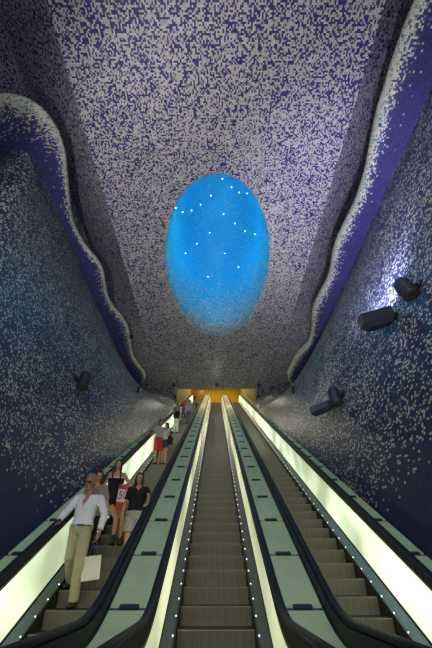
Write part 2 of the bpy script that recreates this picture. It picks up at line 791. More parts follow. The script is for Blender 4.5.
def make_ledge(name, inn, out, label):
    n = 150
    I = poly_resample(smooth_poly(inn), n)
    O0 = poly_resample(smooth_poly(out), 600)
    # pair each outer station to the inner one by nearest, monotonic
    O = poly_resample(smooth_poly(out), n)
    if 'right' in name or name == 'trim_2':
        O = []
        for p in I:
            O.append(min(O0, key=lambda q: abs(q.y - p.y)))
    else:
        O = []
        k0 = 0
        # the arch part runs by arc length, the straight part by depth
        for i, p in enumerate(I):
            if p.y > 8.6 and i > n * .35:
                O.append(min(O0, key=lambda q: abs(q.y - p.y) + (10 if q.x > -3 else 0)))
            else:
                O.append(None)
        first = next(i for i, o in enumerate(O) if o is not None)
        kf = O0.index(O[first])
        for i in range(first):
            O[i] = O0[int(kf * i / first)]
    rows, uvs, dens = [], [], []
    zk = .62 if name == 'trim_1' else 1.0
    prof = [(0, 0.0, 0), (.25, 0, .0), (.5, 0, .02), (.68, .0, .12), (.78, .015, .34), (.88, .05, .7), (.95, .11, .95), (.99, .20, 1), (1.0, .30, 1), (1.0, .40, 1), (.94, .46, .95), (.6, .46, .6), (0, .46, .4)]
    s = 0
    for i in range(n):
        if i:
            s += (I[i] - I[i - 1]).length
        w = (O[i] - I[i])
        w.z = 0
        L = w.length
        row, u, dd = [], [], []
        acc = 0
        prev = None
        for t, z, de in prof:
            p = I[i] + w * t + Vector((0, 0, z * zk))
            if prev is not None:
                acc += (p - prev).length
            prev = p
            row.append(p); u.append((s + 80, acc + 20)); dd.append(de * (.55 if zk < 1 and t < .9 and z < .2 else 1))
        rows.append(row); uvs.append(u); dens.append(dd)
    # end caps: collapse
    for e in (0, -1):
        mid = sum(rows[e], Vector()) / len(rows[e])
    o = grid_mesh(name, rows, uvs, dens, M_LEDGE)
    bm = bmesh.new()
    bm.from_mesh(o.data)
    m = len(prof)
    bm.verts.ensure_lookup_table()
    for b in (0, (n - 1) * m):
        try:
            bm.faces.new([bm.verts[b + j] for j in range(m)])
        except ValueError:
            pass
    bmesh.ops.recalc_face_normals(bm, faces=bm.faces[:])
    bm.to_mesh(o.data)
    bm.free()
    for p in o.data.polygons:
        p.use_smooth = len(p.vertices) == 4
    struct(o, label)
    return o


make_ledge('trim_1', left_in, left_out, 'wavy mosaic ledge along the top of the left wall, curling round at its near end')
make_ledge('trim_2', right_in, right_out, 'wavy mosaic ledge along the top of the right wall')


def foot(d, s):
    return Vector((s * WALLX, d, base(d) + .74))


def make_wall(name, s, tops, feet, label):
    n = len(tops)
    m = 60
    rows, uvs, dens = [], [], []
    acc = 0
    for i in range(n):
        if i:
            acc += (tops[i] - tops[i - 1]).length
        L = (tops[i] - feet[i]).length
        row, u, dd = [], [], []
        for j in range(m):
            t = j / (m - 1)
            p = feet[i].lerp(tops[i], t)
            row.append(p)
            u.append((acc + 30, p.z + .62 * abs(p.x) + 10))
            d = p.y
            far = max(0, min(1, (d - 9) / 11))
            de = .19 + .10 * min(1, t * 1.3) + .14 * far
            # bare tiles low down at the near end
            bare = max(0, min(1, (p.z - (2.55 - .29 * (p.y - 5.3))) / .9))
            de *= bare * bare * (3 - 2 * bare)
            if abs(p.x) > 6.3 and t > .9:
                de = max(de, .2)
            dd.append(de)
        rows.append(row); uvs.append(u); dens.append(dd)
    # return up to the ceiling behind the ledge
    for i in range(n):
        t = tops[i]
        up = Vector((t.x * 1.02 if t.z < H_C - .1 else t.x, t.y, H_C + .05 + fold_rise(t.x, t.y)))
        rows[i].append(up)
        uvs[i].append((uvs[i][-1][0], up.z + .62 * abs(up.x) + 10))
        dens[i].append(.3)
    o = grid_mesh(name, rows, uvs, dens, M_WALL)
    struct(o, label)
    bv = BVHTree.FromPolygons([v.co.copy() for v in o.data.vertices], [tuple(p.vertices) for p in o.data.polygons])
    return o, bv


def wall_lines(s, ins):
    tops = poly_resample(smooth_poly(ins, 2), 90)
    L = len(tops)
    feet = []
    for i, t in enumerate(tops):
        q = i / (L - 1)
        if s < 0:
            y0 = 8.8
        else:
            y0 = -1.0
        d = t.y
        feet.append(None)
    return tops


# right wall
tr = poly_resample([Vector((INX, y, H_L)) for y in (-1, 20.8)], 70)
fr_ = []
for t in tr:
    q = (t.y + 1) / 21.8
    fr_.append(foot(1.5 + 19.3 * q ** 1.0, 1))
end_t = [Vector((5.95, 21.3, H_L + .3)), Vector((5.6, 21.8, H_C - .1)), Vector((5.0, 22.05, H_C)), Vector((4.2, 22.3, H_C)), Vector((3.6, 22.42, H_C)), Vector((3.3, 22.5, H_C))]
end_f = [21.2, 21.5, 21.8, 22.1, 22.3, 22.5]
for t, d in zip(end_t, end_f):
    tr.append(t); fr_.append(foot(d, 1))
wall_r, bvh_r = make_wall('wall_right', 1, tr, fr_, 'dark blue speckled mosaic wall on the right')

tl = poly_resample(smooth_poly(left_in), 110)
fl_ = []
iA = next(i for i, t in enumerate(tl) if t.y > 9.4 and i > 30)
for i, t in enumerate(tl):
    if i >= iA:
        q = (t.y - 9.4) / (20.8 - 9.4)
        fl_.append(foot(6.0 + 14.8 * q, -1))
    else:
        q = i / iA               # the nose of the wall: the foot turns away with the top
        ph = (1 - q)
        f = foot(max(2.3, 6.0 - 4.6 * ph), -1)
        f.x -= 1.6 * max(0, ph - .55) / .45
        fl_.append(f)
for t, d in zip(end_t, end_f):
    tl.append(Vector((-t.x, t.y, t.z))); fl_.append(foot(d, -1))
wall_l, bvh_l = make_wall('wall_left', -1, tl, fl_, 'dark blue speckled mosaic wall on the left')

# upper hall
HZ = CAM.z + 18.6
bm = bmesh.new(); add_box(bm, (0, 36.15, (TOP_Z + HZ) / 2), (8, .3, HZ - TOP_Z))
struct(finish('wall_back', bm, M_ORANGE), 'ochre wall at the top of the escalators')
for s, nm in ((-1, 'wall_upper_left'), (1, 'wall_upper_right')):
    bm = bmesh.new()
    me = bpy.data.meshes.new(nm)
    ds = [22.5 + i * .6 for i in range(16)] + [32.4, 36.0]
    rr = [[Vector((s * 3.06, d, base(d) + .6 if d < 32 else TOP_Z - .02)), Vector((s * 3.06, d, HZ))] for d in ds]
    for a, b in zip(rr[:-1], rr[1:]):
        vs = [bm.verts.new(p) for p in (a[0], b[0], b[1], a[1])]
        bm.faces.new(vs)
    bmesh.ops.remove_doubles(bm, verts=bm.verts[:], dist=1e-4)
    r = bmesh.ops.extrude_face_region(bm, geom=bm.faces[:])
    for v in r['geom']:
        if isinstance(v, bmesh.types.BMVert):
            v.co.x += s * .2
    struct(finish(nm, bm, M_TAN), 'tan side wall of the upper hall')
bm = bmesh.new(); add_box(bm, (0, 34.4, TOP_Z - .12), (6.1, 3.9, .2))
struct(finish('floor', bm, M_CONC), 'floor at the head of the escalators')
bm = bmesh.new(); add_box(bm, (0, 29.4, HZ + .1), (8, 13.8, .2))
struct(finish('ceiling', bm, M_TAN), 'plain ceiling of the upper hall')
bm = bmesh.new(); add_box(bm, (0, -.9, -.1), (12, 9.8, .2))
struct(finish('floor', bm, M_CONC), 'landing floor at the foot of the escalators')


# ------------------------------------------------------------------ lamps
def wall_hit(bvh, px, py):
    loc, nor, i, dist = bvh.ray_cast(CAM, ray(px, py).normalized())
    if loc is None:
        raise RuntimeError('no wall at %s %s' % (px, py))
    if nor.dot(CAM - loc) < 0:
        nor = -nor
    return loc, nor


def spot(name, loc, target, power, col, angle=70, blend=.6, size=.08):
    ld = bpy.data.lights.new(name, 'SPOT')
    ld.energy = power
    ld.color = col
    ld.spot_size = R(angle)
    ld.spot_blend = blend
    ld.shadow_soft_size = size
    o = bpy.data.objects.new(name, ld)
    link(o)
    o.location = loc
    o.rotation_euler = (Vector(target) - Vector(loc)).to_track_quat('-Z', 'Y').to_euler()
    return o


def cyl_lamp(bvh, base_px, body_px, axis, rad, length, label):
    p, n = wall_hit(bvh, *base_px)
    root = empty('wall_lamp', p, label, 'lamp')
    bm = bmesh.new(); cone(bm, p - n * .03, p + n * .06, rad * .75, rad * .7, 20)
    finish('base_plate', bm, M_LAMP, root)
    dist = (p - CAM).length * .97
    r = ray(*body_px).normalized()
    q = CAM + r * ((p + n * .32 - CAM).dot(n) / r.dot(n))
    axis = Vector(axis).normalized()
    bm = bmesh.new(); capsule(bm, p + n * .05, q, rad * .22, rad * .22)
    finish('arm', bm, M_LAMP, root)
    bm = bmesh.new()
    a, b = q - axis * length * .5, q + axis * length * .5
    cone(bm, a, b, rad, rad, 24)
    ball(bm, a, (rad * .98, rad * .98, rad * .98), 3)
    lb = finish('lamp_body', bm, M_LAMP, root, smooth=False)
    bm = bmesh.new(); cone(bm, b, b + axis * .015, rad * .86, rad * .86, 24)
    finish('lens', bm, M_LENS, lb)
    bm = bmesh.new()
    for t in (.0, .2):
        cone(bm, q + axis * length * t, q + axis * (length * t + .02), rad * 1.05, rad * 1.05, 24)
    finish('ring', bm, M_LAMP, lb)
    return root, q, b


def box_lamp(bvh, base_px, body_px, aim, size, label):
    p, n = wall_hit(bvh, *base_px)
    root = empty('floodlight', p, label, 'floodlight')
    bm = bmesh.new(); add_box(bm, p + n * .02, (.14, .14, .10), frame_to(n), .01)
    finish('base_plate', bm, M_LAMP, root)
    r = ray(*body_px).normalized()
    q = CAM + r * ((p + n * .46 - CAM).dot(n) / r.dot(n))
    bm = bmesh.new(); capsule(bm, p + n * .04, q, .035, .035)
    finish('arm', bm, M_LAMP, root)
    aim = Vector(aim).normalized()
    x = Vector((1, -.10, -.32)).normalized()
    y = aim.cross(x).normalized()
    x = y.cross(aim)
    M = Matrix((x, y, aim)).transposed().to_4x4()
    sx, sy, sz = size
    bm = bmesh.new()
    # casing tapers towards its back
    vs = []
    for (k, z) in ((.72, -sz / 2), (1.0, -sz * .1), (1.0, sz / 2)):
        vs.append([bm.verts.new(q + M @ Vector((a * sx / 2 * k, b * sy / 2 * k, z))) for a, b in ((-1, -1), (1, -1), (1, 1), (-1, 1))])
    for a, b in zip(vs[:-1], vs[1:]):
        for j in range(4):
            bm.faces.new((a[j], a[(j + 1) % 4], b[(j + 1) % 4], b[j]))
    bm.faces.new(vs[0]); bm.faces.new(vs[-1])
    lb = finish('lamp_body', bm, M_LAMP, root)
    bm = bmesh.new(); add_box(bm, q + aim * (sz / 2 + .004), (sx * .9, sy * .9, .01), M)
    finish('lens', bm, M_LENS, lb)
    return root, q, q + aim * (sz / 2 + .05)


M_LENS = plain('lamp lens', (.085, .075, .055, 1), .25, 0, .5)
root, q, tip = box_lamp(bvh_r, (396, 316), (377, 320), (-.25, -.1, 1), (.72, .34, .36), 'larger box floodlight on the right wall shining up at the ceiling')
UP_R = tip
cyl_lamp(bvh_r, (419, 285), (407, 290), (.12, -.12, -1), .17, .36, 'round dark spot lamp high on the right wall, above the large floodlight')
root, q, tip2 = box_lamp(bvh_r, (333, 406), (321, 409), (-.3, -.1, 1), (.60, .28, .26), 'small box floodlight low on the right wall')
UP_R2 = tip2
cyl_lamp(bvh_r, (343, 394), (335.5, 398), (.1, -.12, -1), .17, .36, 'round dark spot lamp low on the right wall, above the small floodlight')
cyl_lamp(bvh_l, (75, 377.5), (84, 382), (.05, -.12, -1), .17, .38, 'round dark spot lamp on the left wall')


def bud_lamp(px, py, y, label):
    p = at_y(px, py, y)
    root = empty('downlight', p, label, 'lamp')
    bm = bmesh.new(); cone(bm, p + Vector((0, 0, -.05)), p + Vector((0, 0, .1)), .16, .10, 16)
    ball(bm, p + Vector((0, 0, -.05)), (.16, .16, .08), 2)
    finish('lamp_body', bm, M_BLUE, root)
    bm = bmesh.new(); cone(bm, p + Vector((0, 0, .08)), p + Vector((0, 0, .25)), .05, .05, 10)
    finish('stem', bm, M_LAMP, root)


M_BLUE = plain('blue lamp casing', (.02, .05, .22, 1), .4)
for px, lab in ((174, 'left of the three'), (217, 'middle one of the three'), (259, 'right of the three')):
    p = at_z(px, 384.9, H_C - .12)
    bud_lamp(px, 384.9, p.y, 'small blue downlight at the far end of the ceiling, ' + lab)
for bvh, px, py, lab in ((bvh_l, 137, 391, 'left'), (bvh_r, 295, 391, 'right')):
    p, n = wall_hit(bvh, px, py)
    root = empty('ledge_end_lamp', p, 'small black lamp hanging below the far end of the %s ledge' % lab, 'small_lamp')  # dark unlit lamp under the ledge end
    bm = bmesh.new(); add_box(bm, p + n * .1, (.14, .14, .34), None, .02)
    finish('casing', bm, M_BLACK, root)
    bm = bmesh.new(); capsule(bm, p, p + n * .08 + Vector((0, 0, .14)), .02, .02)
    finish('bracket', bm, M_BLACK, root)
for bvh, px, py, lab in ((bvh_l, 175.5, 396.5, 'left'), (bvh_r, 258.5, 396.5, 'right')):
    p, n = wall_hit(bvh, px, py)
    bm = bmesh.new(); cone(bm, p - n * .02, p + n * .06, .09, .08, 16); ball(bm, p + n * .06, .06, 2)
    tag(finish('wall_sensor', bm, M_BLACK), 'tiny dark round sensor on the far end of the %s wall' % lab, 'sensor')
for px, py, lab in ((122, 156.5, 'left'), (311, 157.5, 'right')):
    p = at_z(px, py, H_C)
    bm = bmesh.new(); cone(bm, p + Vector((0, 0, .02)), p - Vector((0, 0, .06)), .10, .08, 20); ball(bm, p - Vector((0, 0, .06)), (.06, .06, .03), 2)
    tag(finish('smoke_detector', bm, plain('detector plastic', (.3, .3, .3, 1), .5)), 'small round smoke detector on the ceiling, %s of the oval opening' % lab, 'smoke detector')
p = at_z(131.5, 337, H_L + .1)
bm = bmesh.new(); ball(bm, p, (.1, .12, .12), 2); cone(bm, p, p + Vector((-.12, 0, .1)), .05, .04, 10)
tag(finish('rim_lamp', bm, M_BLACK), 'small dark lamp on the wavy rim of the left ledge', 'lamp')

# star lights on the inside of the light well (pixel positions in the photograph give the wall points)
stars = [(222.6, 178.6), (231.7, 186.9), (239.5, 192.4), (247.3, 193.3), (210.8, 195.6), (200.4, 204.6), (175.3, 207.9), (182.5, 212), (191.3, 210.2), (223.5, 213.8), (235, 223.3), (209.7, 232.5), (245.3, 230.9), (255.2, 234.2), (196.7, 243.7), (185.3, 253.2), (224.8, 253.5), (238.9, 267.2), (208, 276.7)]
ME_STAR = None
for x, y in stars:
    loc, nor, i, dist = well_bvh.ray_cast(CAM, ray(x, y).normalized())
    if loc is None:
        continue
    if nor.dot(CAM - loc) < 0:
        nor = -nor
    if ME_STAR is None:
        bm = bmesh.new(); ball(bm, (0, 0, 0), .022, 2)
        ME_STAR = bpy.data.meshes.new('star_light'); bm.to_mesh(ME_STAR); bm.free()
        ME_STAR.materials.append(M_STAR)
    o = bpy.data.objects.new('star_light', ME_STAR)
    link(o)
    o.location = loc + nor * .02
    tag(o, 'tiny white point of light inside the blue oval well', 'light', 'star lights in the oval well')

# ------------------------------------------------------------------ lights
def area(name, loc, target, power, col, sx, sy):
    ld = bpy.data.lights.new(name, 'AREA')
    ld.shape = 'RECTANGLE'
    ld.size, ld.size_y = sx, sy
    ld.energy = power
    ld.color = col
    o = bpy.data.objects.new(name, ld)
    link(o)
    o.location = loc
    o.rotation_euler = (Vector(target) - Vector(loc)).to_track_quat('-Z', 'Y').to_euler()
    return o


def point(name, loc, power, col, r=0.0):
    ld = bpy.data.lights.new(name, 'POINT')
    ld.energy = power
    ld.color = col
    ld.shadow_soft_size = r
    o = bpy.data.objects.new(name, ld)
    link(o)
    o.location = loc


# the wall floodlights
spot('uplight_right', UP_R + Vector((-.15, 0, .1)), UP_R + Vector((.95, .9, 3.2)), 1350, (.70, .69, 1), 112, .9, .2)
spot('uplight_right_low', UP_R2, UP_R2 + Vector((-1.5, 3, 4)), 520, (.97, 1, .80), 120, .7, .10)
# added light without a fixture, beyond the left edge of the frame, for the ceiling
UP_L = Vector((-3.3, 2.2, 5.2))
spot('ceiling_fill_left', UP_L, UP_L + Vector((3.6, 3.6, 5)), 1080, (.98, .96, 1), 118, .6, .08)
# downlights at the end of the ceiling
for px, e in ((174, 34), (217, 170), (259, 34)):
    p = at_z(px, 384.9, H_C - .35)
    spot('downlight', p, p + Vector((0, -1.5, -3)), e, (1, .95, .68), 165, .6, .25)
# unseen fill added behind the camera: one up at the ceiling, one onto the escalators
area('fill_up', (-.8, -5, 4.5), (0, 7.5, 12.5), 260, (.98, .95, .97), 4, 2)
area('fill_front', (0, -3, 9), (-.8, 6.5, 1), 270, (1, 1, .88), 3, 2)
area('hall_light', (0, 32, HZ - .3), (0, 32, 0), 230, (1, .82, .40), 5, 6)
area('hall_light_front', (0, 26.5, HZ - .3), (0, 26.5, 0), 120, (1, .92, .62), 5, 5)
for i in range(8):
    a = 2 * PI * i / 8 + .2
    c = (0.0, .64, .92)
    if abs(a - PI) < .5:
        c = (0, .85, .62)
    point('well_light', rim_pt(a, .45, H_C + 2.4), 30, c)

w = bpy.data.worlds.new('world')
SC.world = w
w.use_nodes = True
w.node_tree.nodes['Background'].inputs[0].default_value = (.16, .20, .42, 1)
w.node_tree.nodes['Background'].inputs[1].default_value = .10

SC.view_settings.view_transform = 'Standard'
SC.view_settings.look = 'None'
SC.view_settings.gamma = 1
SC.view_settings.use_curve_mapping = False
SC.view_settings.exposure = 0.0
SC.cycles.use_denoising = True

# ------------------------------------------------------------------ people
from mathutils import noise as mnoise


def remeshed(name, bm, voxel, mats, parent, smooth_it=4, wrinkle=0, vcut=None):
    me = bpy.data.meshes.new('tmp')
    bm.to_mesh(me)
    bm.free()
    o = bpy.data.objects.new('tmp', me)
    link(o)
    md = o.modifiers.new('r', 'REMESH')
    md.mode = 'VOXEL'
    md.voxel_size = voxel
    sm = o.modifiers.new('s', 'SMOOTH')
    sm.factor = .5
    sm.iterations = smooth_it
    dg = bpy.context.evaluated_depsgraph_get()
    m2 = bpy.data.meshes.new_from_object(o.evaluated_get(dg))
    bpy.data.objects.remove(o)
    bpy.data.meshes.remove(me)
    m2.name = name
    if wrinkle:
        m2.update()
        nr = [v.normal.copy() for v in m2.vertices]
        for v, n in zip(m2.vertices, nr):
            q = Vector((v.co.x * 9, v.co.y * 9, v.co.z * 16 + v.co.x * 9))
            v.co += n * (mnoise.noise(q) * wrinkle + mnoise.noise(q * 2.3) * wrinkle * .5)
    if vcut:
        b2 = bmesh.new(); b2.from_mesh(m2)
        bad = [f for f in b2.faces if vcut(f.calc_center_median())]
        bmesh.ops.delete(b2, geom=bad, context='FACES')
        b2.to_mesh(m2); b2.free()
    return mesh_obj(name, m2, mats, parent, smooth=True)


def rotz(a):
    return Matrix.Rotation(a, 4, 'Z')


def pose(root, H, yaw=0, wide=1.0):
    """default standing joints in world space; yaw 0 looks at the camera (-Y), side -1 is on the image's left"""
    M = Matrix.Translation(root) @ rotz(yaw)
    J = {}

    def put(k, x, y, z):
        J[k] = M @ Vector((x * H, y * H, z * H))
    put('pelvis', 0, 0, .53); put('neck', 0, .008, .83); put('head', 0, -.008, .928)
    for s, n in ((-1, 'l'), (1, 'r')):
        put('sh' + n, .103 * s * wide, .008, .805)
        put('el' + n, .128 * s * wide, .018, .635)
        put('wr' + n, .135 * s * wide, -.012, .49)
        put('hip' + n, .050 * s, 0, .52)
        put('kn' + n, .053 * s, -.016, .285)
        put('an' + n, .053 * s, .008, .045)
    J['yaw'] = yaw
    J['H'] = H
    return J


RINGS = [(-.16, .050, .048), (-.06, .092, .062), (.05, .098, .066), (.28, .084, .056), (.5, .090, .062), (.68, .100, .066), (.84, .098, .056), (.94, .060, .042), (1.02, .034, .034)]


def torso(bm, J, t0, t1, grow, wide=1.0, deep=1.0):
    H = J['H']
    up = (J['neck'] - J['pelvis'])
    X0 = (J['hipr'] - J['hipl']).normalized()
    X1 = (J['shr'] - J['shl']).normalized()
    prev = None
    ts = [t0] + [r[0] for r in RINGS if t0 < r[0] < t1] + [t1]

    def at(t):
        if t <= RINGS[0][0]: return RINGS[0][1:]
        for a, b in zip(RINGS[:-1], RINGS[1:]):
            if a[0] <= t <= b[0]:
                q = (t - a[0]) / (b[0] - a[0])
                return tuple(a[k] + (b[k] - a[k]) * q for k in (1, 2))
        return RINGS[-1][1:]
    rings = []
    for t in ts:
        w, d = at(t)
        x = X0.lerp(X1, max(0, min(1, t))).normalized()
        y = up.cross(x).normalized()
        c = J['pelvis'] + up * t
        ring = []
        for i in range(20):
            a = 2 * PI * i / 20
            cx, sy = math.cos(a), math.sin(a)
            e = .85
            px = math.copysign(abs(cx) ** e, cx) * (w * H * wide + grow)
            pyy = math.copysign(abs(sy) ** e, sy) * (d * H * deep + grow)
            ring.append(bm.verts.new(c + x * px + y * pyy))
        rings.append(ring)
    for a, b in zip(rings[:-1], rings[1:]):
        for i in range(20):
            k = (i + 1) % 20
            bm.faces.new((a[i], a[k], b[k], b[i]))
    bm.faces.new(rings[0][::-1]); bm.faces.new(rings[-1])


def hand(bm, wrist, d, palm, side, H, curl=.35):
    """palm, four fingers of unequal length and a thumb"""
    d = Vector(d).normalized()
    palm = Vector(palm)
    palm = (palm - d * palm.dot(d)).normalized()
    ac = d.cross(palm).normalized() * side
    k = H / 1.75
    c = wrist + d * .05 * k
    Mx = Matrix((ac, palm, d)).transposed().to_4x4()
    ball(bm, c, (.040 * k, .017 * k, .052 * k), 2, Mx)
    for i, L in enumerate((.072, .082, .076, .058)):
        o = (i - 1.5) * .0195 * k
        p = wrist + d * (.088 - abs(i - 1.2) * .005) * k + ac * o
        f = d
        r = .0085 * k
        for j, q in enumerate((.45, .3, .25)):
            f = (f + palm * math.tan(curl * (.5 + .4 * j))).normalized()
            e = p + f * L * q * k
            capsule(bm, p, e, r, r * .92, j == 0)
            p = e
            r *= .92
    p = wrist + d * .028 * k - ac * .032 * k
    f = (d * .75 - ac * .65 + palm * .3).normalized()
    e = p + f * .04 * k
    capsule(bm, p, e, .0105 * k, .0095 * k)
    f = (d + palm * .6).normalized()
    capsule(bm, e, e + f * .03 * k, .0095 * k, .008 * k)


def limb(bm, a, b, c, r0, r1, r2, end=True):
    capsule(bm, a, b, r0, r1)
    capsule(bm, b, c, r1, r2, True, end)


def cut(a, b, c, f):
    """points of the limb a-b-c up to share f of its length"""
    L1, L2 = (b - a).length, (c - b).length
    s = f * (L1 + L2)
    if s <= L1:
        return a, a.lerp(b, s / L1), None
    return a, b, b.lerp(c, (s - L1) / L2)


def head_shape(bm, J, face):
    H = J['H']; k = H / 1.75 * J.get('hs', 1)
    M = face.to_4x4()
    c = J['head']

    def P(x, y, z):
        return c + face @ Vector((x * k, y * k, z * k))
    ball(bm, P(0, .012, .025), (.073 * k, .090 * k, .088 * k), 3, M)
    ball(bm, P(0, -.022, -.035), (.058 * k, .062 * k, .075 * k), 3, M)
    ball(bm, P(0, -.058, -.086), (.028 * k, .024 * k, .022 * k), 2, M)      # chin
    ball(bm, P(0, -.076, .022), (.045 * k, .016 * k, .012 * k), 2, M)       # brow
    capsule(bm, P(0, -.080, .008), P(0, -.098, -.026), .009 * k, .0125 * k)  # nose
    ball(bm, P(0, -.078, -.056), (.023 * k, .010 * k, .009 * k), 2, M)      # lips
    for s in (-1, 1):
        ball(bm, P(.036 * s, -.062, -.024), (.022 * k, .018 * k, .022 * k), 2, M)   # cheek
        ball(bm, P(.074 * s, .012, -.006), (.012 * k, .020 * k, .030 * k), 2, M)    # ear
    capsule(bm, J['neck'] - Vector((0, 0, .03 * k)), c + face @ Vector((0, .012, -.05)) * k, .052 * k, .049 * k)


def hair_shape(bm, J, face, style):
    k = J['H'] / 1.75 * J.get('hs', 1)
    c = J['head']
    M = face.to_4x4()

    def P(x, y, z):
        return c + face @ Vector((x * k, y * k, z * k))
    ball(bm, P(0, .028, .040), (.080 * k, .090 * k, .086 * k), 3, M)
    ball(bm, P(0, .050, -.015), (.073 * k, .062 * k, .070 * k), 2, M)
    if style in ('short', 'grey'):
        ball(bm, P(0, -.030, .088), (.056 * k, .046 * k, .030 * k), 2, M)
        for s in (-1, 1):
            ball(bm, P(.068 * s, .012, .022), (.014 * k, .034 * k, .045 * k), 2, M)
    else:
        ball(bm, P(0, -.012, .090), (.066 * k, .060 * k, .034 * k), 2, M)
        for s in (-1, 1):
            capsule(bm, P(.062 * s, -.026, .060), P(.082 * s, -.014, -.05), .020 * k, .024 * k)
            capsule(bm, P(.082 * s, -.014, -.05), P(.090 * s, -.030, -.20), .024 * k, .026 * k)
            if style == 'long':
                capsule(bm, P(.090 * s, -.030, -.20), P(.084 * s, -.062, -.33), .026 * k, .014 * k)
        ball(bm, P(0, .055, -.12), (.085 * k, .045 * k, .13 * k), 2, M)


